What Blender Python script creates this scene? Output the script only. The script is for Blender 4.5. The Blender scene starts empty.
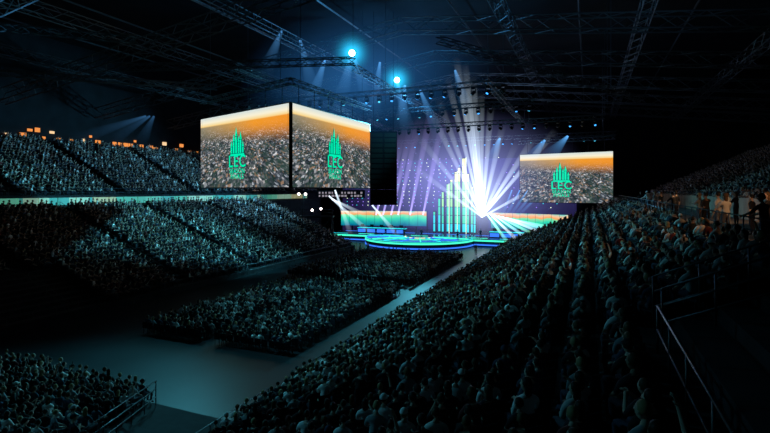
import bpy, bmesh, math, random
from mathutils import Vector, Matrix, Quaternion
random.seed(7)
S=bpy.context.scene
try:
    S.view_settings.view_transform='Standard'; S.view_settings.look='None'
except Exception as e: print(e)
F=480.0; H=9.0; HY=190.0; YAW=math.radians(23)
PS=.86   # people scale
c_,s_=math.cos(YAW),math.sin(YAW)
def P(px,py,d):
    cx=(px-385)/F*d
    return Vector((c_*cx-s_*d, s_*cx+c_*d, H+(HY-py)/F*d))
def Pz(px,d,z): p=P(px,0,d); p.z=z; return p
# ---------------- camera
cam=bpy.data.objects.new('camera',bpy.data.cameras.new('camera'))
S.collection.objects.link(cam); S.camera=cam
cam.location=(0,0,H); cam.rotation_euler=(math.pi/2,0,YAW)
cam.data.sensor_width=36; cam.data.lens=F/770*36
cam.data.shift_y=-(216.5-HY)/770; cam.data.clip_end=500; cam.data.clip_start=0.05
# ---------------- materials
def mat(name,col,rough=.7,metal=0,em=None,es=0,noise=0,nscale=3,spec=.3):
    m=bpy.data.materials.new(name); m.use_nodes=True
    nt=m.node_tree; b=nt.nodes['Principled BSDF']
    b.inputs['Base Color'].default_value=(*col,1); b.inputs['Roughness'].default_value=rough
    b.inputs['Metallic'].default_value=metal
    b.inputs['Specular IOR Level'].default_value=spec
    if em: b.inputs['Emission Color'].default_value=(*em,1); b.inputs['Emission Strength'].default_value=es
    if noise:
        tc=nt.nodes.new('ShaderNodeTexCoord'); n=nt.nodes.new('ShaderNodeTexNoise'); n.inputs['Scale'].default_value=nscale
        n.inputs['Detail'].default_value=6
        r=nt.nodes.new('ShaderNodeValToRGB')
        r.color_ramp.elements[0].position=.3; r.color_ramp.elements[1].position=.7
        r.color_ramp.elements[0].color=(*[x*(1-noise) for x in col],1)
        r.color_ramp.elements[1].color=(*[min(1,x*(1+noise)) for x in col],1)
        nt.links.new(tc.outputs['Object'],n.inputs['Vector']); nt.links.new(n.outputs['Fac'],r.inputs['Fac'])
        nt.links.new(r.outputs['Color'],b.inputs['Base Color'])
    return m
def emis(name,col,s):
    m=bpy.data.materials.new(name); m.use_nodes=True; nt=m.node_tree; nt.nodes.clear()
    e=nt.nodes.new('ShaderNodeEmission'); e.inputs[0].default_value=(*col,1); e.inputs[1].default_value=s
    o=nt.nodes.new('ShaderNodeOutputMaterial'); nt.links.new(e.outputs[0],o.inputs['Surface']); return m
def ramp(r,stops):
    e=r.color_ramp.elements
    e[0].position=stops[0][0]; e[0].color=(*stops[0][1],1)
    e.remove(e[1])
    for p,c in stops[1:]:
        x=e.new(p); x.color=(*c,1)
def rndmat(name,cols,mul,rough=.8):
    m=mat(name,(.1,.1,.1),rough,spec=.15); nt=m.node_tree; b=nt.nodes['Principled BSDF']
    oi=nt.nodes.new('ShaderNodeObjectInfo'); a=nt.nodes.new('ShaderNodeMath'); a.operation='MULTIPLY'; a.inputs[1].default_value=mul
    f=nt.nodes.new('ShaderNodeMath'); f.operation='FRACT'; r=nt.nodes.new('ShaderNodeValToRGB'); r.color_ramp.interpolation='CONSTANT'
    ramp(r,[(i/len(cols),c) for i,c in enumerate(cols)])
    nt.links.new(oi.outputs['Random'],a.inputs[0]); nt.links.new(a.outputs[0],f.inputs[0]); nt.links.new(f.outputs[0],r.inputs[0]); nt.links.new(r.outputs[0],b.inputs['Base Color'])
    return m
M={}
M['skin']=rndmat('skin',[(.6,.4,.31),(.48,.31,.23),(.66,.47,.38),(.3,.17,.12)],13.7,.6)
M['shirt']=rndmat('shirt_fabric',[(.03,.03,.035),(.85,.85,.85),(.05,.06,.1),(.02,.02,.02),(.3,.33,.35),(.03,.03,.03),(.02,.025,.03),(.9,.88,.85),(.04,.08,.12),(.02,.02,.025),(.5,.5,.5),(.14,.03,.03),(.02,.02,.025),(.2,.22,.25),(.03,.03,.04),(.02,.02,.02)],1.0)
M['trouser']=rndmat('trouser_fabric',[(.02,.02,.03),(.04,.05,.08),(.08,.08,.1),(.02,.02,.02)],5.3)
M['hair']=rndmat('hair',[(.02,.015,.01),(.07,.04,.022),(.12,.07,.035),(.35,.24,.12),(.025,.018,.014)],9.1,.5)
M['shoe']=mat('shoe',(.03,.03,.03)); M['eye']=mat('eye',(.8,.8,.8),.3); M['lip']=mat('lip',(.4,.15,.13))
M['conc']=mat('concrete_steps',(.018,.02,.023),.85,noise=.4,nscale=1.5)
M['floor']=mat('polished_floor',(.010,.016,.019),.4,noise=.5,nscale=.35,spec=.3)
M['wall']=mat('dark_wall',(.01,.012,.015),.9,noise=.4,nscale=.5)
M['roof']=mat('roof_deck',(.01,.012,.016),.9,noise=.4,nscale=.4)
M['steel']=mat('truss_steel',(.15,.17,.19),.45,.6)
M['rail']=mat('rail_steel',(.07,.08,.09),.4,.7)
M['black']=mat('black_casing',(.008,.008,.01),.5)
M['seat']=mat('seat_plastic',(.01,.012,.022),.6)
M['stage']=mat('stage_deck',(.03,.05,.08),.2,noise=.2)
PM=[M['shirt'],M['skin'],M['trouser'],M['shoe'],M['hair'],M['eye'],M['lip']]
# ---------------- mesh helpers
def newobj(name,bm,mats,parent=None,smooth=False,loc=None):
    me=bpy.data.meshes.new(name); bm.to_mesh(me); bm.free()
    for m in mats: me.materials.append(m)
    if smooth: me.polygons.foreach_set('use_smooth',[True]*len(me.polygons))
    o=bpy.data.objects.new(name,me); S.collection.objects.link(o)
    if parent: o.parent=parent
    if loc is not None: o.location=loc
    return o
def empty(name,loc=(0,0,0),rz=0):
    e=bpy.data.objects.new(name,None); S.collection.objects.link(e); e.location=loc; e.rotation_euler=(0,0,rz); return e
def box(bm,lo,hi,mi=0,mtx=None):
    lo=Vector(lo);hi=Vector(hi)
    r=bmesh.ops.create_cube(bm,size=1)
    for v in r['verts']:
        v.co=Vector([(lo[i]+hi[i])/2+v.co[i]*(hi[i]-lo[i]) for i in range(3)])
        if mtx: v.co=mtx@v.co
    for f in {f for v in r['verts'] for f in v.link_faces}: f.material_index=mi
def tube(bm,pts,radii,sides=6,mi=0,cap=True,smooth=True):
    pts=[Vector(p) for p in pts]; rings=[]
    for i,p in enumerate(pts):
        t=(pts[min(i+1,len(pts)-1)]-pts[max(i-1,0)]).normalized()
        a=t.cross(Vector((0,0,1)))
        if a.length<.05: a=t.cross(Vector((1,0,0)))
        a.normalize(); b=t.cross(a)
        r=radii[i] if hasattr(radii,'__len__') else radii
        rings.append([bm.verts.new(p+(a*math.cos(k*2*math.pi/sides)+b*math.sin(k*2*math.pi/sides))*r) for k in range(sides)])
    fs=[]
    for i in range(len(rings)-1):
        for k in range(sides):
            fs.append(bm.faces.new((rings[i][k],rings[i][(k+1)%sides],rings[i+1][(k+1)%sides],rings[i+1][k])))
    if cap: fs.append(bm.faces.new(rings[0][::-1])); fs.append(bm.faces.new(rings[-1]))
    for f in fs: f.material_index=mi; f.smooth=smooth and sides>4
def sphere(bm,c,sc,mi=0,u=10,v=8,fn=None):
    r=bmesh.ops.create_uvsphere(bm,u_segments=u,v_segments=v,radius=1)
    for w in r['verts']:
        q=w.co.copy()
        if fn: q=fn(q)
        w.co=Vector(c)+Vector((q.x*sc[0],q.y*sc[1],q.z*sc[2]))
    for f in {f for w in r['verts'] for f in w.link_faces}: f.material_index=mi; f.smooth=True
# ---------------- people
def person_mesh(name,stand=False,armL='lap',armR='lap',lean=0,turn=0,longhair=False,hat=False):
    dz=.42 if stand else 0
    def U(p):
        p=Vector(p); p.y+=lean*(p.z-.54); p.z+=dz; return p
    J=[];R=[];E=[];L=[]
    def add(p,r,par=None,lab=0):
        J.append(Vector(p));R.append(r)
        if par is not None: E.append((par,len(J)-1)); L.append(lab)
        return len(J)-1
    pel=add(U((0,0,.54)),(.15,.11)); 
    sp=add(U((0,-.01,.72)),(.135,.1),pel,0); ch=add(U((0,0,.88)),(.165,.115),sp,0); ub=add(U((0,0,.96)),(.13,.085),ch,0)
    nk=add(U((0,.0,1.03)),(.055,.055),ub,1); nt_=add(U((0,.015,1.11)),(.052,.054),nk,1)
    arms={'lap':((.23,.04,.72),(.1,.29,.66)),'knee':((.24,.11,.74),(.15,.36,.62)),'clap':((.24,.13,.76),(.05,.33,.95)),
      'up':((.33,.12,1.14),(.27,.16,1.4)),'phone':((.23,.2,.82),(.07,.36,1.0)),'cross':((.25,.1,.75),(-.04,.22,.82)),
      'down':((.24,-.03,.69),(.26,.06,.44)),'rail':((.25,.2,.76),(.2,.44,.68))}
    hands=[]
    for s,an in ((-1,armL),(1,armR)):
        e,w=arms[an]
        a=add(U((s*.16,0,.95)),(.075,.07),ub,0); m_=U((s*(.19+e[0])/2*1.02,e[1]/2,(.95+e[2])/2))
        a2=add(m_,(.056,.056),a,0); b=add(U((s*e[0],e[1],e[2])),(.046,.046),a2,0)
        W=U((s*w[0],w[1],w[2])); d=(W-J[b]).normalized()
        wi=add(W,(.028,.03),b,1); pa=add(W+d*.075,(.04,.028),wi,1); hands.append((s,W,d))
        hp=add(U((s*.09,.0,.51)),(.1,.1),pel,2)
        if stand:
            kn=add((s*.11,.01,.5),(.062,.065),hp,2); cf=add((s*.115,-.02,.33),(.055,.055),kn,2); an_=add((s*.12,-.02,.09),(.036,.04),cf,2); to=add((s*.14,.14,.035),(.04,.032),an_,3)
        else:
            kn=add((s*.14,.44,.52),(.068,.068),hp,2); cf=add((s*.14,.42,.34),(.058,.058),kn,2); an_=add((s*.14,.40,.09),(.038,.042),cf,2); to=add((s*.155,.56,.035),(.042,.034),an_,3)
    me=bpy.data.meshes.new('t'); me.from_pydata(J,E,[]); o=bpy.data.objects.new('t',me); S.collection.objects.link(o)
    md=o.modifiers.new('s','SKIN'); md.use_smooth_shade=True
    bmx=bmesh.new(); bmx.from_mesh(me); lay=bmx.verts.layers.skin.verify()
    bmx.verts.ensure_lookup_table()
    for i,v in enumerate(bmx.verts): v[lay].radius=R[i]; v[lay].use_root=(i==0)
    bmx.to_mesh(me); bmx.free()
    sb=o.modifiers.new('u','SUBSURF'); sb.levels=1; sb.render_levels=1
    bpy.context.view_layer.update(); dg=bpy.context.evaluated_depsgraph_get()
    ev=bpy.data.meshes.new_from_object(o.evaluated_get(dg))
    bm=bmesh.new(); bm.from_mesh(ev); bpy.data.objects.remove(o); 
    for f in bm.faces:
        c=f.calc_center_median(); best=9;bl=0
        for (a,b),l in zip(E,L):
            A=J[a];D=J[b]-A; t=max(0,min(1,(c-A).dot(D)/D.length_squared)); dd=(c-(A+D*t)).length
            if dd<best: best=dd;bl=l
        f.material_index=bl; f.smooth=True
    for s,W,d in hands:
        lat=d.cross(Vector((0,0,1)));
        if lat.length<.1: lat=Vector((0,1,0))
        lat.normalize(); nrm=lat.cross(d).normalized()
        if nrm.z>0: nrm=-nrm
        lat2=lat*(-s)
        for k,ln in enumerate((.07,.082,.076,.06)):
            b=W+d*.085+lat2*(.027-.018*k)
            tube(bm,[b-d*.02,b+d*ln*.4+nrm*.006,b+d*ln*.75+nrm*.022,b+d*ln*.9+nrm*.042],[.009,.009,.008,.006],5,1)
        b=W+d*.035+lat2*.03
        tube(bm,[b-lat2*.01,b+lat2*.022+d*.02,b+lat2*.03+d*.05+nrm*.01],[.011,.01,.008],5,1)
        if s>0 and armR=='phone':
            box(bm,W+d*.13+Vector((-.035,-.004,-.01)),W+d*.13+Vector((.035,.004,.13)),3)
    hc=U((0,.03,1.185)); rot=Matrix.Translation(hc)@Matrix.Rotation(turn,4,'Z')
    n0=len(bm.verts)
    def hf(q):
        q=q.copy()
        if q.z<0: q.x*=1-.28*(-q.z); q.y=q.y*(1-.1*(-q.z))+.12*(-q.z)
        if q.y<0 and q.z<-.3: q.y*=.8
        return q
    sphere(bm,(0,0,0),(.076,.096,.118),1,16,12,hf)
    tube(bm,[(0,.088,.012),(0,.112,-.022),(0,.095,-.036)],[.007,.014,.01],6,1)
    for s in (-1,1):
        sphere(bm,(s*.03,.086,.008),(.013,.009,.009),5,8,6); sphere(bm,(s*.03,.0945,.008),(.005,.004,.005),3,6,5)
        sphere(bm,(s*.03,.088,.025),(.018,.007,.004),4,6,4)
        sphere(bm,(s*.077,.0,-.005),(.01,.02,.03),1,8,6)
    sphere(bm,(0,.092,-.058),(.022,.007,.007),6,8,5)
    def cap(q):
        q=q.copy()
        if q.y>.35 and q.z<.5: q.y=.35+(q.y-.35)*.2
        if q.z<-.45: q.z=-.45
        return q
    sphere(bm,(0,-.016,.024),(.086,.102,.112),4,14,10,cap)
    if hat:
        sphere(bm,(0,-.012,.035),(.091,.109,.109),0,14,10,lambda q:Vector((q.x,q.y,max(q.z,-.05))))
        sphere(bm,(0,.11,.04),(.065,.06,.008),0,10,5)
    if longhair:
        sphere(bm,(0,-.05,-.09),(.085,.055,.15),4,12,8)
    bm.verts.ensure_lookup_table()
    for v in bm.verts[n0:]: v.co=rot@v.co
    out=bpy.data.meshes.new(name); bm.to_mesh(out); bm.free()
    for m in PM: out.materials.append(m)
    out.polygons.foreach_set('use_smooth',[True]*len(out.polygons))
    return out
proto=bpy.data.collections.new('seated_spectator_variants')
defs=[dict(armL='lap',armR='lap'),dict(armL='knee',armR='knee',lean=.15,turn=.3),dict(armL='clap',armR='clap'),
 dict(armL='lap',armR='phone',longhair=True),dict(armL='cross',armR='cross',turn=-.3,hat=True),dict(armL='lap',armR='knee',longhair=True,turn=.4),
 dict(armL='cross',armR='lap',lean=.25),dict(armL='lap',armR='up',lean=.05)]
for i,d in enumerate(defs):
    o=bpy.data.objects.new('seated_spectator',person_mesh('seated_spectator',**d)); proto.objects.link(o)
stand_meshes=[person_mesh('standing_person',stand=True,armL='down',armR='down'),
 person_mesh('standing_person',stand=True,armL='rail',armR='rail',lean=.12,hat=True),
 person_mesh('standing_person',stand=True,armL='cross',armR='cross',longhair=True,turn=.3),
 person_mesh('standing_person',stand=True,armL='down',armR='phone',turn=.2)]
# seat prototype
bm=bmesh.new()
box(bm,(-.22,-.18,.40),(.22,.24,.44)); box(bm,(-.22,-.25,.46),(.22,-.21,.86)); box(bm,(-.22,-.24,.40),(.22,-.17,.47))
for sx in (-.2,.2):
    box(bm,(sx-.015,-.2,0),(sx+.015,-.17,.42),1); box(bm,(sx-.015,.17,0),(sx+.015,.2,.42),1)
bmesh.ops.bevel(bm,geom=[e for e in bm.edges if e.calc_length()>.35],offset=.012,segments=2,affect='EDGES')
me=bpy.data.meshes.new('stadium_seat'); bm.to_mesh(me); bm.free(); me.materials.append(M['seat']); me.materials.append(M['rail'])
seatcol=bpy.data.collections.new('stadium_seat_variants'); seatcol.objects.link(bpy.data.objects.new('stadium_seat_shape',me))
# ---------------- GN instancer
def make_ng(coll):
    ng=bpy.data.node_groups.new('inst_'+coll.name,'GeometryNodeTree')
    ng.interface.new_socket('Geometry',in_out='INPUT',socket_type='NodeSocketGeometry')
    ng.interface.new_socket('Geometry',in_out='OUTPUT',socket_type='NodeSocketGeometry')
    n=ng.nodes; l=ng.links
    gi=n.new('NodeGroupInput'); go=n.new('NodeGroupOutput'); ci=n.new('GeometryNodeCollectionInfo')
    ci.inputs['Collection'].default_value=coll; ci.inputs['Separate Children'].default_value=True; ci.inputs['Reset Children'].default_value=True
    ip=n.new('GeometryNodeInstanceOnPoints'); ip.inputs['Pick Instance'].default_value=True
    def na(nm,t):
        a=n.new('GeometryNodeInputNamedAttribute'); a.data_type=t; a.inputs['Name'].default_value=nm; return a.outputs[0]
    l.new(gi.outputs[0],ip.inputs['Points']); l.new(ci.outputs[0],ip.inputs['Instance'])
    l.new(na('idx','INT'),ip.inputs['Instance Index']); l.new(na('rot','FLOAT_VECTOR'),ip.inputs['Rotation']); l.new(na('scl','FLOAT_VECTOR'),ip.inputs['Scale'])
    l.new(ip.outputs[0],go.inputs[0]); return ng
NGP=make_ng(proto); NGS=make_ng(seatcol)
def instancer(name,data,ng):
    me=bpy.data.meshes.new(name); me.from_pydata([d[0] for d in data],[],[])
    a=me.attributes.new('rot','FLOAT_VECTOR','POINT'); a.data.foreach_set('vector',[x for d in data for x in (0,0,d[1])])
    a=me.attributes.new('scl','FLOAT_VECTOR','POINT'); a.data.foreach_set('vector',[x for d in data for x in (d[2],)*3])
    a=me.attributes.new('idx','INT','POINT'); a.data.foreach_set('value',[d[3] for d in data])
    o=bpy.data.objects.new(name,me); S.collection.objects.link(o)
    m=o.modifiers.new('crowd','NODES'); m.node_group=ng; return o
STG=Vector((-21,78,0))
def crowd(slots,fill=.94,blend=.5,name='seated_crowd'):
    ppl=[];seats=[]
    for p,fa in slots:
        seats.append((p,fa,PS,0))
        if random.random()<fill:
            d=STG-p; a=math.atan2(-d.x,d.y); df=(a-fa+math.pi)%(2*math.pi)-math.pi
            i=random.choices(range(8),[5,4,2,2,3,4,4,.5])[0]
            f=Vector((-math.sin(fa),math.cos(fa),0))
            ppl.append((p+f*random.uniform(-.02,.08)+Vector((random.uniform(-.05,.05),random.uniform(-.05,.05),0)),fa+df*blend+random.gauss(0,.22),PS*random.uniform(.88,1.08),i))
    instancer(name,ppl,NGP); instancer('stadium_seat_rows',seats,NGS)
# ---------------- room shell
def shell(name,lo,hi,m):
    bm=bmesh.new(); box(bm,lo,hi); return newobj(name,bm,[m])
shell('floor',(-72,-20,-.3),(32,122,0),M['floor'])
shell('wall_left',(-72.5,-20,0),(-72,122,31),M['wall'])
shell('wall_right',(32,-20,0),(32.5,122,31),M['wall'])
shell('wall_back',(-72,122,0),(32,122.5,31),M['wall'])
shell('wall_front',(-72,-20.5,0),(32,-20,31),M['wall'])
shell('ceiling',(-72,-20,31),(32,122,31.4),M['roof'])
# ---------------- stands
def stand(name,q0,z0,run,rise,n,ya,yb,tf,base=True):
    bm=bmesh.new(); dx=run/n; dz=rise/n
    prof=[(0,0 if base else z0-.6)]
    for i in range(n):
        prof.append((i*dx,z0+i*dz)); prof.append(((i+1)*dx,z0+i*dz))
    prof.append((run,0 if base else z0+rise-1.0))
    va=[bm.verts.new(tf(Vector((x,ya,z)))) for x,z in prof]; vb=[bm.verts.new(tf(Vector((x,yb,z)))) for x,z in prof]
    k=len(prof)
    for i in range(k): bm.faces.new((va[i],va[(i+1)%k],vb[(i+1)%k],vb[i]))
    bm.faces.new(va[::-1]); bm.faces.new(vb)
    bmesh.ops.recalc_face_normals(bm,faces=bm.faces)
    return newobj(name,bm,[M['conc']])
def slots(z0,run,rise,n,ya,yb,tf,fa,aisles,skip=None,pitch=.48):
    dx=run/n;dz=rise/n;out=[]
    for i in range(n):
        y=ya+.4
        while y<yb-.3:
            if not any(abs(y-a)<.75 for a in aisles):
                p=Vector((i*dx+dx*.5,y,z0+i*dz))
                w=tf(p)
                if not(skip and skip(w)): out.append((w,fa))
            y+=pitch
    return out
def rail(name,pts,h=1.0,post=1.5,n=2,r=.022,parent=None):
    bm=bmesh.new()
    for a,b in zip(pts[:-1],pts[1:]):
        a=Vector(a);b=Vector(b); L=(b-a).length; k=max(1,int(L/post))
        for j in range(k+1):
            p=a.lerp(b,j/k); tube(bm,[p,p+Vector((0,0,h))],r,5)
        for j in range(n):
            z=Vector((0,0,h*(1-j/n))); tube(bm,[a+z,b+z],r,5)
    return newobj(name,bm,[M['rail']],parent,True)
tfR=lambda v:Vector((-11.7+v.x,v.y,v.z)); 
stand('grandstand',0,.35,15.7,6.85,21,-18,78,tfR)
aR=[11.3,23,35,47,59,71]
crowd(slots(.35,15.7,6.85,21,1.5,78,tfR,math.radians(45),aR,skip=lambda w:(w.x>1.0 and w.y<11.5) or (w.x>-2.6 and w.y<3.2)),.97,.6)
bm=bmesh.new(); box(bm,(4,-18,0),(9,90,7.2)); newobj('concourse_walkway',bm,[mat('walkway_concrete',(.1,.08,.07),.7,noise=.3)])
bm=bmesh.new(); box(bm,(8.9,-18,7.2),(9.1,90,8.5)); newobj('parapet_wall',bm,[mat('parapet_paint',(.3,.17,.09),.7,noise=.4,nscale=.8)])
tfRU=lambda v:Vector((9.1+v.x,v.y,v.z))
stand('grandstand',0,8.0,14,6.4,18,-18,90,tfRU)
crowd(slots(8.0,14,6.4,18,6,90,tfRU,math.radians(60),[16,28,40,52,64,76]),.92,.5)
tfL=lambda v:Vector((-33-v.x,v.y,v.z))
stand('grandstand',0,.6,17,6.6,24,-14,66,tfL)
aL=[2,12,22,32,42,52,61]
crowd(slots(.6,17,6.6,24,3,65.5,tfL,math.radians(-70),aL,skip=lambda w:w.x>-38.5 and w.y<25),.9,.5)
bm=bmesh.new(); box(bm,(-53,-14,0),(-50,84,7.2)); newobj('concourse_walkway',bm,[M['conc']])
tfLU=lambda v:Vector((-53.2-v.x,v.y,v.z))
stand('grandstand',0,8.4,14.5,7.2,21,-14,90,tfLU)
crowd(slots(8.4,14.5,7.2,21,3,89,tfLU,math.radians(-70),[6,18,30,42,54,66,78]),.88,.5)
# near end stand (gentle rake)
tfN=lambda v:Vector((v.y,14.6-v.x,v.z))
stand('grandstand',0,.15,15,2.6,20,-32.9,-12.6,tfN)
crowd(slots(.15,15,2.6,20,-32.7,-12.8,tfN,0,[-27],skip=lambda w:w.x>-17.0+(14.6-w.y)*.55),.96,.5)
def block(x0,x1,y0,y1,rows=.85,cut=None):
    out=[];y=y0
    while y<y1:
        x=x0
        while x<x1:
            if not cut or not cut(x,y): out.append((Vector((x,y,0)),0.0))
            x+=.48
        y+=rows
    return out
crowd(block(-25.6,-14.6,22.0,38.5,cut=lambda x,y:abs(x+20.6)<.35),.97,.7)
crowd(block(-28.5,-15.0,42,61,cut=lambda x,y:abs(x+21.6)<.45),.97,.7)
rail('safety_railing',[(-11.9,3,0),(-11.9,16,0)],1.0)
rail('safety_railing',[(-11.9,19,0),(-11.9,77,0)],1.0)
rail('safety_railing',[(4.1,-10,7.2),(4.1,10.4,7.2)],1.05,n=3)
rail('safety_railing',[(4.1,12.2,7.2),(4.1,88,7.2)],1.05,n=3)
rail('safety_railing',[(-32.8,15,0),(-32.8,66,0)],1.2)
rail('safety_railing',[(-53.3,-10,8.2),(-53.3,84,8.2)],1.0)
rail('stair_handrail',[(-16.4,14.5,.15),(-12.9,8.2,1.2)],1.0,post=1.1,n=3)
for y in (10.6,12.0): rail('stair_handrail',[(3.9,y,7.2),(1.3,y,6.1)],1.0,post=.9,n=3)
rail('stair_handrail',[(1.2,10.4,5.9),(1.2,3.0,5.9)],.9,post=1.4)
for y in (22.3,34.3,46.3): rail('stair_handrail',[(3.8,y,6.9),(-11,y,.6)],.8,post=2)
for y in (12,22,32,42,52): rail('stair_handrail',[(-33.5,y,.6),(-49.5,y,7.0)],.8,post=2)
# left fascia boards
m=bpy.data.materials.new('fascia_panels'); m.use_nodes=True; nt=m.node_tree; b=nt.nodes['Principled BSDF']
tc=nt.nodes.new('ShaderNodeTexCoord'); br=nt.nodes.new('ShaderNodeTexVoronoi'); br.feature='F1'; br.inputs['Scale'].default_value=.35
rr=nt.nodes.new('ShaderNodeValToRGB'); rr.color_ramp.interpolation='CONSTANT'
ramp(rr,[(0,(.42,.4,.2)),(.2,(.08,.4,.26)),(.4,(.3,.5,.35)),(.55,(.05,.3,.25)),(.7,(.12,.45,.3)),(.85,(.5,.22,.08))])
sx=nt.nodes.new('ShaderNodeSeparateXYZ'); cb=nt.nodes.new('ShaderNodeCombineXYZ')
nt.links.new(tc.outputs['Object'],sx.inputs[0]); nt.links.new(sx.outputs['Y'],cb.inputs[0]); nt.links.new(cb.outputs[0],br.inputs['Vector'])
nt.links.new(br.outputs['Color'],rr.inputs[0]); nt.links.new(rr.outputs[0],b.inputs['Base Color']); nt.links.new(rr.outputs[0],b.inputs['Emission Color']); b.inputs['Emission Strength'].default_value=.5
bm=bmesh.new()
y=-10
while y<84: box(bm,(-53.15,y+.06,7.35),(-52.9,y+1.94,8.15)); y+=2
newobj('advertising_boards',bm,[m])
bm=bmesh.new()
for y in range(12,84,1):
    if random.random()<.5:
        z=16.3+random.choice([0,0,.9]); box(bm,(-71.9,y,z),(-71.7,y+random.choice([.35,.6,.8]),z+random.choice([.35,.6])),random.choice([0,0,1]))
newobj('window_1',bm,[emis('warm_window',(1,.33,.08),.9),emis('warm_window_pale',(1,.65,.35),1.0)])
# ---------------- trusses
def truss(bm,a,b,w=.6,r=.05,seg=None):
    a=Vector(a);b=Vector(b);t=(b-a).normalized(); u=t.cross(Vector((0,0,1))).normalized(); v=t.cross(u)
    L=(b-a).length; k=max(2,int(L/(w*1.4)))
    ch=[(u*i+v*j)*w/2 for i,j in ((-1,-1),(1,-1),(1,1),(-1,1))]
    for c in ch: tube(bm,[a+c,b+c],r,4)
    for i in range(k):
        p=a.lerp(b,i/k);q=a.lerp(b,(i+1)/k)
        for j in range(4):
            c0,c1=ch[j],ch[(j+1)%4]
            if i%2: c0,c1=c1,c0
            tube(bm,[p+c0,q+c1],r*.6,4,cap=False)
bm=bmesh.new()
for y in range(-4,120,14):
    truss(bm,(-71,y,21),(-20,y,28),1.5,.08); truss(bm,(-20,y,28),(31,y,22),1.5,.08)
newobj('roof_truss',bm,[M['steel']])
bm=bmesh.new()
for x,z in ((-58,24),(-46,25.4),(-33,27),(-8,27),(5,26),(17,24.5)):
    truss(bm,(x,-10,z),(x,120,z),1.1,.06)
for x in (-64,-52,-39,-27,-14,-1,11,23):
    tube(bm,[(x,-18,29.5),(x,120,29.5)],.12,4)
newobj('roof_purlin_truss',bm,[M['steel']])
bm=bmesh.new()
for (a,b) in (((-42,52,20.5),(-8,52,20.5)),((-42,62,20),(-6,62,20)),((-44,72,19),(2,72,19)),((-44,84,18),(4,84,18)),((-34,40,22),(-34,86,20)),((-22,44,21.5),(-22,86,20)),((-10,50,20.5),(-10,86,20)),
              ((-38,30,19.8),(-18,36,19.8)),((-12,40,22),(6,66,20)),((-60,8,22),(-36,30,22)),((-60,26,21),(-40,44,21))):
    truss(bm,a,b,.55,.045)
for x in (-42,-34,-22,-10,2):
    for y in (52,62,72,84): tube(bm,[(x,y,19),(x,y,30.9)],.03,4)
newobj('lighting_rig_truss',bm,[M['steel']])
def moving_head(bm,p,aim,mi=1):
    p=Vector(p); box(bm,p+Vector((-.2,-.2,-.15)),p+Vector((.2,.2,.1)),0)
    for s in (-1,1): box(bm,p+Vector((s*.24-.03,-.08,-.6)),p+Vector((s*.24+.03,.08,-.1)),0)
    c=p+Vector((0,0,-.5)); d=Vector(aim).normalized()
    tube(bm,[c-d*.25,c-d*.1,c+d*.25],[.12,.2,.17],8,0); tube(bm,[c+d*.251,c+d*.27],[.15,.15],8,mi)
bm=bmesh.new()
for y,x0,x1,z in ((52,-42,-8,20.1),(62,-42,-6,19.6),(72,-44,2,18.6),(84,-44,4,17.6)):
    x=x0
    while x<x1:
        moving_head(bm,(x,y,z),(random.uniform(-.6,.6),random.uniform(-.9,.2),-1),random.choice([1,1,2,0,0])); x+=1.6
newobj('moving_head_lights',bm,[M['black'],emis('lens_blue',(.05,.35,1),2.0),emis('lens_cyan',(.1,.7,1),1.3)])
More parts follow.
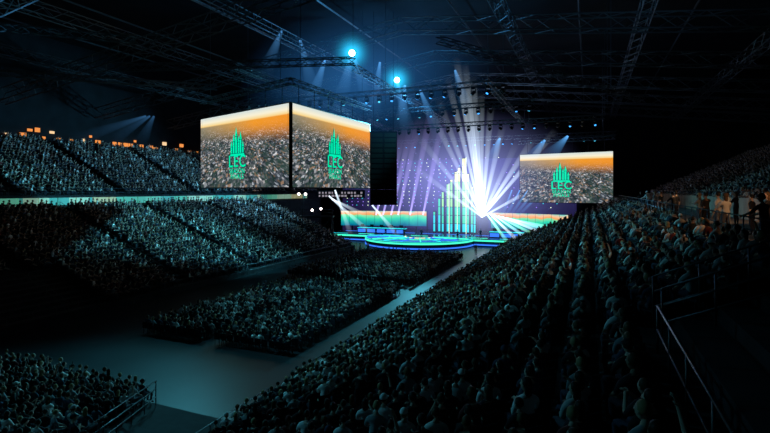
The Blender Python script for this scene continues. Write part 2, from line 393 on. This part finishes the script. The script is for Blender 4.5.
# ---------------- LED screens
def citymat():
    m=bpy.data.materials.new('city_broadcast_image'); m.use_nodes=True; nt=m.node_tree; nt.nodes.clear(); N=nt.nodes.new; Lk=nt.links.new
    tc=N('ShaderNodeTexCoord'); sp=N('ShaderNodeSeparateXYZ'); Lk(tc.outputs['UV'],sp.inputs[0])
    def mth(op,a,b=None,cl=False):
        n=N('ShaderNodeMath'); n.operation=op; n.use_clamp=cl
        for i,x in enumerate((a,b)):
            if x is None: continue
            if isinstance(x,(int,float)): n.inputs[i].default_value=x
            else: Lk(x,n.inputs[i])
        return n.outputs[0]
    def mix(f,a,b,bt='MIX'):
        n=N('ShaderNodeMix'); n.data_type='RGBA'; n.blend_type=bt
        for i,x in ((0,f),(6,a),(7,b)):
            if isinstance(x,(int,float)): n.inputs[i].default_value=x
            elif isinstance(x,tuple): n.inputs[i].default_value=x
            else: Lk(x,n.inputs[i])
        return n.outputs[2]
    u,v=sp.outputs[0],sp.outputs[1]
    dep=mth('DIVIDE',1,mth('MAXIMUM',mth('SUBTRACT',1.25,v),.05))
    px=mth('MULTIPLY',mth('SUBTRACT',u,.5),mth('MULTIPLY',dep,1.5)); cb=N('ShaderNodeCombineXYZ'); Lk(px,cb.inputs[0]); Lk(mth('MULTIPLY',dep,1.0),cb.inputs[1])
    no=N('ShaderNodeTexNoise'); no.inputs['Scale'].default_value=4.5; no.inputs['Detail'].default_value=4; Lk(cb.outputs[0],no.inputs['Vector'])
    ad=N('ShaderNodeVectorMath'); ad.operation='ADD'; sc=N('ShaderNodeVectorMath'); sc.operation='SCALE'; sc.inputs['Scale'].default_value=.06
    Lk(no.outputs['Color'],sc.inputs[0]); Lk(cb.outputs[0],ad.inputs[0]); Lk(sc.outputs[0],ad.inputs[1])
    def cells(scale,stops):
        vo=N('ShaderNodeTexVoronoi'); vo.inputs['Scale'].default_value=scale; Lk(ad.outputs[0],vo.inputs['Vector']); vo.distance='CHEBYCHEV'
        s2=N('ShaderNodeSeparateColor'); Lk(vo.outputs['Color'],s2.inputs[0])
        rp=N('ShaderNodeValToRGB'); rp.color_ramp.interpolation='CONSTANT'; ramp(rp,stops); Lk(s2.outputs[0],rp.inputs[0]); return rp.outputs[0]
    c1=cells(44,[(0,(.03,.045,.055)),(.2,(.08,.1,.11)),(.4,(.16,.17,.19)),(.56,(.32,.2,.13)),(.66,(.04,.08,.065)),(.8,(.42,.42,.44)),(.93,(.75,.75,.78))])
    c2=cells(11,[(0,(.4,.45,.5)),(.25,(1,1,1)),(.6,(.65,.7,.72)),(.85,(1.2,1.15,1.1))])
    base=mix(1.0,c1,c2,'MULTIPLY')
    gr=N('ShaderNodeMapRange'); Lk(no.outputs['Fac'],gr.inputs[0]); gr.inputs[1].default_value=.5; gr.inputs[2].default_value=.6
    base=mix(mth('MULTIPLY',gr.outputs[0],.6),base,(.03,.065,.055,1))
    hz=N('ShaderNodeMapRange'); hz.interpolation_type='SMOOTHSTEP'; Lk(mth('ADD',v,mth('MULTIPLY',u,.08)),hz.inputs[0]); hz.inputs[1].default_value=.62; hz.inputs[2].default_value=.9
    hr=N('ShaderNodeValToRGB'); Lk(u,hr.inputs[0]); ramp(hr,[(0,(.32,.28,.18)),(.35,(.6,.34,.1)),(.65,(1,.36,.02)),(1,(1,.33,.02))])
    m2=mix(mth('MULTIPLY',hz.outputs[0],.92),base,hr.outputs[0])
    sk=N('ShaderNodeValToRGB'); Lk(v,sk.inputs[0]); ramp(sk,[(.86,(1,.52,.1)),(.89,(1,.76,.35)),(.93,(1,.92,.7)),(1.0,(.68,.78,.76))])
    st=N('ShaderNodeMapRange'); Lk(v,st.inputs[0]); st.inputs[1].default_value=.865; st.inputs[2].default_value=.88
    m3=mix(st.outputs[0],m2,sk.outputs[0])
    em=N('ShaderNodeEmission'); em.inputs[1].default_value=.95; Lk(m3,em.inputs[0]); o=N('ShaderNodeOutputMaterial'); Lk(em.outputs[0],o.inputs[0])
    return m
CM=citymat(); LOGO=emis('logo_teal',(.0,.85,.45),1.05); LOGO2=emis('logo_outline',(.0,.09,.08),1.0)  # darker teal is the outline of the logo graphic
def screen(name,A,B,h):
    A=Vector(A);B=Vector(B);B.z=A.z; d=B-A; w=d.length
    e=empty(name,A,math.atan2(d.y,d.x))
    bm=bmesh.new(); uv=bm.loops.layers.uv.new('UVMap')
    f=bm.faces.new([bm.verts.new(p) for p in ((0,-.02,0),(w,-.02,0),(w,-.02,h),(0,-.02,h))])
    for l,c in zip(f.loops,((0,0),(1,0),(1,1),(0,1))): l[uv].uv=c
    newobj('led_face',bm,[CM],e)
    bm=bmesh.new(); box(bm,(-.1,0,-.1),(w+.1,.5,h+.1))
    for i in range(6): tube(bm,[((i+.5)*w/6,.25,h+.1),((i+.5)*w/6,.25,h+2.0)],.04,4)
    newobj('cabinet_frame',bm,[M['black']],e)
    bm=bmesh.new(); truss(bm,(-.3,.25,h+2.1),(w+.3,.25,h+2.1),.5,.05)
    for x in (w*.1,w*.9): tube(bm,[(x,.25,h+2.3),(x,.25,31-A.z-.2)],.03,4)
    newobj('hanging_truss',bm,[M['steel']],e)
    sc=h/8*.9
    def poly(quads,mtl,y,nm,ex=0):
        bm=bmesh.new()
        for pts in quads:
            cx=sum(p[0] for p in pts)/len(pts); cz=sum(p[1] for p in pts)/len(pts)
            bm.faces.new([bm.verts.new((w*.47+(x+(ex if x>cx else -ex))*sc,y,h*.42+(z+(ex if z>cz else -ex))*sc)) for x,z in pts])
        newobj(nm,bm,[mtl],e)
    def tower(x,wd,z0,z1,tip): return [[(x-wd/2,z0),(x+wd/2,z0),(x+wd/2,z1),(x-wd/2,z1)],[(x-wd/2-.06,z1+.07),(x+wd/2+.06,z1+.07),(x,tip)]]
    cast=[]
    for a in ((-1.25,.3,.35,1.1,1.9),(-.75,.34,.35,1.7,2.7),(-.22,.36,.35,2.3,3.5),(.3,.28,.35,1.6,2.4),(.72,.34,.35,1.9,2.9),(1.2,.28,.35,1.0,1.8)): cast+=tower(*a)
    cast.append([(-1.55,.02),(1.55,.02),(1.4,.28),(-1.4,.28)])
    poly(cast,LOGO2,-.05,'logo_castle_outline',.09); poly(cast,LOGO,-.08,'logo_castle')
    for t,sz,zz in (('LEC',2.0,-1.3),('SEASON',.8,-2.05),('FINALS',.8,-2.7)):
        for mtl,off,yy in ((LOGO2,.08,-.07),(LOGO,.02,-.1)):
            cu=bpy.data.curves.new('logo_text','FONT'); cu.body=t; cu.size=sz*sc; cu.align_x='CENTER'; cu.offset=off*sc*(1 if sz>1 else .4)
            cu.space_character=1.15
            cu.materials.append(mtl); o=bpy.data.objects.new('logo_text',cu); S.collection.objects.link(o); o.parent=e
            o.location=(w*.47,yy,h*.42+zz*sc); o.rotation_euler=(math.pi/2,0,0)
    return e
zb=P(290,187,45).z; hs=84*45/F
screen('hanging_led_screen',Pz(201,55.6,zb),Pz(289,45,zb),hs)
screen('hanging_led_screen',Pz(292.5,45,zb),Pz(370,60,zb),hs)
zr=P(566,202.5,77).z
screen('hanging_led_screen',Pz(520,80.7,zr),Pz(613,73,zr),7.9)
# speaker array
e=empty('line_array_speaker',Pz(383.5,59,0),YAW)
bm=bmesh.new(); zt=P(383,133,59).z; zb2=P(383,205,59).z; n=14; hh=(zt-zb2)/n
for i in range(n):
    z=zb2+i*hh; k=.25*((n-i)/n)**2
    box(bm,(-1.65,-.6+k,z),(1.65,.6+k,z+hh-.005)); box(bm,(-1.5,-.61+k,z+.08),(-.1,-.6+k,z+hh-.08),1); box(bm,(.1,-.61+k,z+.08),(1.5,-.6+k,z+hh-.08),1)
for x in (-1.2,1.2): tube(bm,[(x,0,zt),(x,0,30.9)],.03,4)
box(bm,(-1.7,-.1,zt),(1.7,.1,zt+.2))
newobj('speaker_cabinets',bm,[mat('speaker_black',(.0015,.0015,.002),.9,spec=0),mat('speaker_grille',(.003,.003,.003),.9,spec=0)],e)
# ticker sign
a=Pz(317,78,P(317,198,78).z); b2=Pz(365,78,a.z); d=b2-a
e=empty('led_ticker_sign',a,math.atan2(d.y,d.x)); bm=bmesh.new(); box(bm,(0,0,0),(d.length,.2,1.3)); 
for x in (.5,d.length-.5): tube(bm,[(x,.1,1.3),(x,.1,31-a.z-.1)],.04,4)
newobj('casing',bm,[M['black']],e)
bm=bmesh.new(); 
for i in range(14):
    for j in range(2):
        if random.random()<.8: box(bm,(.3+i*.52,-.02,.2+j*.5),(.3+i*.52+random.uniform(.2,.42),0,.5+j*.5))
newobj('lit_segments',bm,[emis('ticker_light',(.55,.5,.6),.5)],e)
# ---------------- stage
SM=dict(cy=emis('stage_cyan',(.02,.65,.75),1.3),bl=emis('stage_blue',(.04,.2,1),1.2),wh=emis('stage_white',(.85,1,.7),1.5),pu=emis('stage_purple',(.35,.22,1),1.3),
 ye=emis('stage_lime',(.85,.95,.25),1.25),te=emis('stage_teal',(.04,.7,.4),1.1),gn=emis('stage_green',(.35,.9,.25),1.1),dk=emis('stage_dark_teal',(.01,.25,.2),1.0))
st=empty('stage')
bm=bmesh.new()
box(bm,(-44,76,0),(-2,94,1.2)); 
def disc(bm,c,r,z0,z1,mi,a0=0,a1=2*math.pi,n=40,ri=0):
    pts=[(c[0]+math.cos(a0+(a1-a0)*i/n)*r,c[1]+math.sin(a0+(a1-a0)*i/n)*r) for i in range(n+1)]
    if ri: pin=[(c[0]+math.cos(a0+(a1-a0)*i/n)*ri,c[1]+math.sin(a0+(a1-a0)*i/n)*ri) for i in range(n+1)]
    else: pin=[c]*(n+1)
    for i in range(n):
        q=[pts[i],pts[i+1],pin[i+1],pin[i]] if ri else [pts[i],pts[i+1],pin[i]]
        lo=[bm.verts.new((x,y,z0)) for x,y in q]; hi=[bm.verts.new((x,y,z1)) for x,y in q]
        fs=[bm.faces.new(lo[::-1]),bm.faces.new(hi)]+[bm.faces.new((lo[j],lo[(j+1)%len(q)],hi[(j+1)%len(q)],hi[j])) for j in range(len(q))]
        for f in fs: f.material_index=mi
AC=(-26,76)
disc(bm,AC,9,0,1.2,0,math.pi,2*math.pi)
newobj('stage_deck',bm,[M['stage']],st)
bm=bmesh.new()
for r,mi in ((9.05,0),(7.2,1),(5.2,3),(2.6,2)): disc(bm,AC,r,1.2,1.26,mi,math.pi,2*math.pi,40,r-.25)
disc(bm,AC,9.1,.85,1.1,3,math.pi,2*math.pi,40,9.0); disc(bm,AC,9.1,.15,.35,1,math.pi,2*math.pi,40,9.0)
for i in range(9):
    a=math.pi*(1+(i+.5)/9); tube(bm,[(AC[0]+2.7*math.cos(a),76+2.7*math.sin(a),1.27),(AC[0]+8.7*math.cos(a),76+8.7*math.sin(a),1.27)],.09,4,[0,1,3][i%3])
for x0,x1 in ((-44,-35.2),(-16.8,-2)): box(bm,(x0,75.9,.85),(x1,76,1.1),3); box(bm,(x0,75.9,.2),(x1,76,.4),1)
for i in range(8): box(bm,(-43+i*5,77+.4*(i%2),1.2),(-40+i*5,77.15+.4*(i%2),1.24),(0,3)[i%2]); box(bm,(-43+i*5,82,1.2),(-39+i*5,82.2,1.24),1)
newobj('led_floor_strips',bm,[SM['cy'],SM['bl'],SM['wh'],emis('strip_green',(.05,.85,.5),1.6)],st)
def gradmat():
    m=bpy.data.materials.new('wing_sunset'); m.use_nodes=True; nt=m.node_tree; nt.nodes.clear(); N=nt.nodes.new
    tc=N('ShaderNodeTexCoord'); s=N('ShaderNodeSeparateXYZ'); r=N('ShaderNodeValToRGB'); em=N('ShaderNodeEmission'); o=N('ShaderNodeOutputMaterial')
    mr=N('ShaderNodeMapRange'); mr.inputs[1].default_value=2.2; mr.inputs[2].default_value=5.2
    nz=N('ShaderNodeTexNoise'); nz.inputs['Scale'].default_value=.6; nt.links.new(tc.outputs['Object'],nz.inputs['Vector'])
    ad=N('ShaderNodeMath'); ad.operation='MULTIPLY_ADD'; ad.inputs[1].default_value=.35; nt.links.new(nz.outputs['Fac'],ad.inputs[0])
    sb=N('ShaderNodeMath'); sb.operation='SUBTRACT'; sb.inputs[1].default_value=.17
    nt.links.new(tc.outputs['Object'],s.inputs[0]); nt.links.new(s.outputs[2],mr.inputs[0]); nt.links.new(mr.outputs[0],ad.inputs[2]); nt.links.new(ad.outputs[0],sb.inputs[0]); nt.links.new(sb.outputs[0],r.inputs[0]); nt.links.new(r.outputs[0],em.inputs[0]); nt.links.new(em.outputs[0],o.inputs['Surface'])
    ramp(r,[(0,(.0,.15,.3)),(.25,(.01,.4,.4)),(.5,(.03,.75,.45)),(.68,(.25,.8,.4)),(.74,(1,.35,.08)),(.86,(.95,.6,.35)),(1,(.1,.65,.6))])
    em.inputs[1].default_value=1.0; return m
GM=gradmat()
bm=bmesh.new()
for x0,x1,y0,y1 in ((-44,-28,82,86),(-16,-3,86,82)):
    n=10
    for i in range(n):
        ta,tb=i/n,(i+.97)/n
        q=[(x0+(x1-x0)*ta,y0+(y1-y0)*ta),(x0+(x1-x0)*tb,y0+(y1-y0)*tb)]
        vs=[bm.verts.new((*q[0],2.2)),bm.verts.new((*q[1],2.2)),bm.verts.new((*q[1],5.0)),bm.verts.new((*q[0],5.0))]
        bm.faces.new(vs)
newobj('wing_led_panels',bm,[GM],st)
bm=bmesh.new()
for x0,x1,y0,y1 in ((-44,-28,82.2,86.2),(-16,-3,86.2,82.2)):
    for k in range(9):
        x=x0+(x1-x0)*k/8; y=y0+(y1-y0)*k/8; box(bm,(x-.08,y,1.2),(x+.08,y+.2,5.1))
newobj('wing_supports',bm,[M['black']],st)
# tower: narrow cluster of tall lit bars, lime at the top fading to green/teal at the foot
bm=bmesh.new()
cols=[(-25.9,5.0,.3),(-25.1,7.4,.34),(-24.3,8.6,.3),(-23.5,10.0,.38),(-22.7,10.8,.34),(-22.0,12.2,.4),(-21.3,12.9,.36),(-20.5,14.6,.6),(-19.7,11.8,.34),(-19.1,8.0,.3),(-18.5,6.0,.3)]
for i,(x,zt_,w) in enumerate(cols):
    yy=84+(.5 if i%2 else 0)
    box(bm,(x-w/2-.1,yy,1.2),(x+w/2+.1,yy+.8,zt_+.2),5)
    z=1.5; n=0
    while z<zt_:
        t=z/14.6; mi=2 if t>.62 else (6 if t>.38 else (0 if t>.2 else 1))
        if zt_<8: mi=0 if t>.25 else 1
        box(bm,(x-w/2,yy-.07,z),(x+w/2,yy,min(z+1.4,zt_)),mi); z+=1.5
    if i in (3,5,7): box(bm,(x+w/2+.02,yy-.1,1.2),(x+w/2+.1,yy,zt_+.2),4)
newobj('tower_set_piece',bm,[SM['te'],SM['cy'],SM['ye'],SM['dk'],SM['wh'],M['black'],SM['gn']],st)
bm=bmesh.new()
for x0 in (-39,-15):
    for i in range(5):
        x=x0+i*1.9
        box(bm,(x,79,1.2),(x+1.7,79.1,2.1),0); box(bm,(x,78.9,2.1),(x+1.7,80,2.18),1); box(bm,(x+.1,78.97,1.35),(x+1.6,79,1.95),2)
        box(bm,(x+.5,79.3,2.3),(x+1.2,79.35,2.75),0); box(bm,(x+.8,79.35,2.18),(x+.9,79.45,2.5),0)
newobj('player_desks',bm,[M['black'],SM['cy'],SM['bl']],st)
bm=bmesh.new()
for i in range(34):
    for j in range(14):
        x=-48+i*1.3+random.uniform(-.2,.2); z=5.8+j*.72
        if random.random()<(.85 if x<-24 else .3): box(bm,(x-.07,91.9,z-.07),(x+.07,92,z+.07),random.choice([0,0,0,1,2]))
newobj('starcloth_lights',bm,[SM['pu'],SM['wh'],SM['cy']],st)
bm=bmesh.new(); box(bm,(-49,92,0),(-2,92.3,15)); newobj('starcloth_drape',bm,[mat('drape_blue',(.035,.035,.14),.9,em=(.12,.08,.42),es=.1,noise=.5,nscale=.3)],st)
# followspot platform
e=empty('followspot_platform',Pz(308,70,0)+Vector((0,2.5,0)),YAW)
bm=bmesh.new(); box(bm,(-2.5,-1,4.9),(2.5,1,5.1))
for x in (-2.3,2.3):
    for y in (-.8,.8): tube(bm,[(x,y,0),(x,y,4.9)],.07,6)
tube(bm,[(-2.3,-.8,0),(2.3,-.8,4.9)],.04,5); tube(bm,[(2.3,-.8,0),(-2.3,-.8,4.9)],.04,5)
for z in (5.6,6.1): tube(bm,[(-2.5,-1,z),(2.5,-1,z)],.03,5)
for x in (-2.5,0,2.5): tube(bm,[(x,-1,5.1),(x,-1,6.1)],.03,5)
for x,z in ((-.6,6.0),(.7,6.2),(-2.6,8.4),(-1.6,8.4)): tube(bm,[(x,-.3,z),(x,-.7,z)],[.15,.22],10,0); tube(bm,[(x,-.71,z),(x,-.74,z)],[.2,.2],10,1)
tube(bm,[(-2.1,-.2,5.1),(-2.1,-.2,8.6)],.05,6); tube(bm,[(-2.8,-.3,8.4),(-1.4,-.3,8.4)],.04,5)
newobj('platform_and_lamps',bm,[M['black'],emis('followspot_lens',(1,.85,.8),6)],e)
# ---------------- beams: shafts of light modelled as self-glowing cones
def volmat(name,col,build):
    m=bpy.data.materials.new(name); m.use_nodes=True; nt=m.node_tree; nt.nodes.clear(); N=nt.nodes.new
    tc=N('ShaderNodeTexCoord')
    def mth(op,x,y):
        n=N('ShaderNodeMath'); n.operation=op
        for i,q in enumerate((x,y)):
            if isinstance(q,(int,float)): n.inputs[i].default_value=q
            else: nt.links.new(q,n.inputs[i])
        return n.outputs[0]
    k=build(nt,tc,mth)
    em=N('ShaderNodeEmission'); em.inputs[0].default_value=(*col,1); nt.links.new(k,em.inputs[1]); o=N('ShaderNodeOutputMaterial'); nt.links.new(em.outputs[0],o.inputs['Volume']); return m
def beam(par,a,b,r0,r1,col,B):
    a=Vector(a);b=Vector(b);L=(b-a).length
    def bd(nt,tc,mth):
        s=nt.nodes.new('ShaderNodeSeparateXYZ'); nt.links.new(tc.outputs['Object'],s.inputs[0])
        t=mth('DIVIDE',s.outputs[2],L); r=mth('ADD',mth('MULTIPLY',t,r1-r0),r0)
        return mth('DIVIDE',mth('MULTIPLY',mth('POWER',mth('MAXIMUM',mth('SUBTRACT',1,t),0),1.15),B*r0*.5),mth('MULTIPLY',r,r))
    m=volmat('beam_glow',col,bd)
    bm=bmesh.new(); tube(bm,[(0,0,0),(0,0,L)],[r0,r1],14)
    ob=newobj('light_beam',bm,[m],par); ob.location=a; ob.rotation_mode='QUATERNION'; ob.rotation_quaternion=Vector((0,0,1)).rotation_difference(b-a)
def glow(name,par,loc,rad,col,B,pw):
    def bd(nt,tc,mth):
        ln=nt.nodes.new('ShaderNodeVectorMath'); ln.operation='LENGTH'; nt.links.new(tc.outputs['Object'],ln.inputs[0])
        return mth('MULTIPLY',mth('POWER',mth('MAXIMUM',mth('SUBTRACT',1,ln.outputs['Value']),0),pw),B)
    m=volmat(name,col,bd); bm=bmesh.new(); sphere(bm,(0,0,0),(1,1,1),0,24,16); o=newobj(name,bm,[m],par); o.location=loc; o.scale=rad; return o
br=empty('spotlight_beams')
D=84
W=(.7,.86,1); BL=(.12,.45,1); VI=(.5,.4,1); GR=(.3,1,.6)
for tx,ty,B in ((438,98,1.8),(447,76,2.4),(456,56,3.6),(465,64,4.6),(473,76,3.8),(481,92,3.0),(491,106,2.8),(503,124,2.6),(517,142,1.8),(534,138,3.6),(556,130,3.2),(574,166,1.8),(430,110,2.0),(416,134,1.8),(404,160,1.4)):
    beam(br,P(482,217,D),P(tx,ty,D-4),.13,.66,W,B)
for tx,ty in ((398,130),(405,126),(413,120),(420,116),(432,106),(445,110)): beam(br,P(tx-22,215,D),P(tx,ty,D),.15,.8,VI,1.4)
for i in range(7): beam(br,P(486+i*4,213+i*1.0,D-2),P(512+i*11,248-i*2.5,D-16),.12,.35,(GR,W,(.4,.9,1))[i%3],2.2)
for i in range(5): beam(br,P(512+i*8,190,D-4),P(500+i*3,222,D-4),.1,.4,BL,1.0)
for tx,ty,sx_,sy_ in ((374,236,329,196),(368,217,332,199),(352,238,335,190),(400,238,372,205)): beam(br,P(sx_,sy_,72),P(tx,ty,72),.12,.45,W,1.9)
for sx_,sy_,tx,ty,B in ((352,53,340,105,.7),(352,53,372,110,.5),(397,80,410,140,.6),(325,60,308,112,.6),(300,40,316,100,.6),(380,62,372,125,.5),(545,140,525,165,.8),(568,136,546,160,1.0),(500,138,486,172,.8),(455,70,470,120,.5),(405,85,400,135,.6),(282,30,262,80,.5),(420,90,445,150,.5)):
    beam(br,P(sx_,sy_,62),P(tx,ty,64),.15,1.3,BL,B*1.6)
for i in range(3): beam(br,P(146+i*4,116,58),P(70+i*34,142+i*3,58),.12,1.0,BL,.22)
sg=empty('stage_haze_glow');  # emissive volumes painted in place of haze catching the light
glow('haze_glow_volume',sg,P(458,180,84),(22,8,13),(.36,.4,1),.11,1.6)
glow('haze_glow_volume',sg,P(482,200,80),(6,4,8),(.65,.8,1),.24,2)
glow('haze_glow_volume',sg,P(360,80,58),(17,10,9),(.04,.25,.7),.04,1.5)
for px_,py_,dd,R in ((352,53,52,.36),(397,80,60,.36)):
    p=P(px_,py_,dd); e=empty('blinder_lamp',p)
    bm=bmesh.new(); sphere(bm,(0,0,0),(R,R,R),0,16,10); newobj('lamp_lens',bm,[emis('lamp_cyan',(.25,.9,1),14)],e)
    bm=bmesh.new(); tube(bm,[(0,.1,0),(0,.6,.2)],[.42,.3],12,0); tube(bm,[(0,.25,.3),(0,.25,31-p.z-.2)],.03,5); newobj('lamp_housing',bm,[M['black']],e)
    glow('lamp_halo',e,(0,0,0),(3,3,3),(.02,.6,1),1.4,4)  # lamp glare painted as a glowing sphere around the lens
# ---------------- standing people
def person(p,fa,k,sc=1):
    o=bpy.data.objects.new('standing_spectator',stand_meshes[k]); S.collection.objects.link(o); o.location=p; o.rotation_euler=(0,0,fa); o.scale=(sc,)*3; return o
for px_,d_,k,fa in ((690,20.5,3,.6),(697,21.5,2,.9),(704,18.5,0,.9),(714,17.5,2,.5),(668,28,1,.8),(676,29,0,.7),(761,13.5,1,.7),(768,17,2,1.2),(752,19,0,1.0),(736,24,2,.9),(655,38,0,.9),(648,42,1,.9),(728,30,0,.7),(641,48,2,.9),(661,33,3,.8)):
    p=Pz(px_,d_,7.2)
    if p.x<4.5: p.x=4.55
    person(p,fa,k,random.uniform(.93,1.0))
for px_,d_ in ((352,66),(360,68),(338,66),(368,70),(345,62),(476,66),(240,52)):
    person(Pz(px_,d_,0),random.uniform(-3,3),random.choice([0,2,3]),PS)
for x in (-28,-25,-19,-16): person(Vector((x,74 if x<-18 else 77,1.2)),math.pi+random.uniform(-.5,.5),0,.9)
# ---------------- lights
def spot(name,loc,tgt,col,w,ang,r=.6,bl=.6):
    l=bpy.data.lights.new(name,'SPOT'); l.energy=w; l.color=col; l.spot_size=math.radians(ang); l.spot_blend=bl; l.shadow_soft_size=r
    o=bpy.data.objects.new(name,l); S.collection.objects.link(o); o.location=loc
    o.rotation_euler=(Vector(tgt)-Vector(loc)).to_track_quat('-Z','Y').to_euler(); return o
CY=(.11,.66,.86)
spot('audience_fill_spot',(-22,62,17),(-44,24,5),CY,85000,60,bl=.9)  # unseen spots added to brighten the crowd
spot('audience_fill_spot',(-16,54,18),(-44,48,4),CY,48000,50,bl=1)
spot('audience_fill_spot',(-22,72,17),(-60,50,11),(.14,.55,.85),65000,56,bl=.9)
spot('audience_fill_spot',(-30,60,15),(-6,22,4),CY,70000,44,bl=.9)
spot('audience_fill_spot',(-34,44,18),(-7,12,4),CY,52000,38,bl=1)
spot('audience_fill_spot',(-36,22,23),(-7,24,2),CY,40000,40,bl=1)  # side light added from the left to bring up the right crowd
spot('audience_fill_spot',(-34,6,22),(-8,8,3),(.1,.6,.85),6500,38,bl=1)
spot('audience_fill_spot',(-36,44,22),(-6,46,3),CY,34000,38,bl=1)
spot('audience_fill_spot',(-26,70,17),(-3,50,3),(.1,.55,.85),42000,46,bl=.9)
spot('audience_fill_spot',(-36,34,22),(-21,30,0),CY,21000,32,bl=1)
spot('audience_fill_spot',(-20,66,16),(-21,36,0),CY,52000,40,bl=1)
spot('audience_fill_spot',(-34,34,20),(-20,9,1),CY,15000,44,bl=1)
spot('stage_wash_light',(-22,66,18),(-22,80,1),(.08,.45,1),20000,70)
spot('ceiling_uplight',(-22,60,17),(-20,50,31),(.05,.3,.62),10000,150,bl=1)
spot('ceiling_uplight',(-50,20,18),(-46,20,31),(.08,.3,.55),1300,150,bl=1)
spot('ceiling_uplight',(5,40,18),(4,40,31),(.08,.25,.45),3000,150,bl=1)
spot('concourse_downlight',(6.5,18,10.5),(6,20,7.2),(1,.5,.22),260,120,.3)
spot('concourse_downlight',(6.5,32,10.5),(6,34,7.2),(1,.6,.3),240,120,.3)
spot('concourse_downlight',(-51.5,66,12),(-51,66,7.2),(1,.6,.3),260,120,.3)
w=bpy.data.worlds.new('world'); S.world=w; w.use_nodes=True; w.node_tree.nodes['Background'].inputs[0].default_value=(.002,.004,.006,1)
w.node_tree.nodes['Background'].inputs[1].default_value=1
print('done')
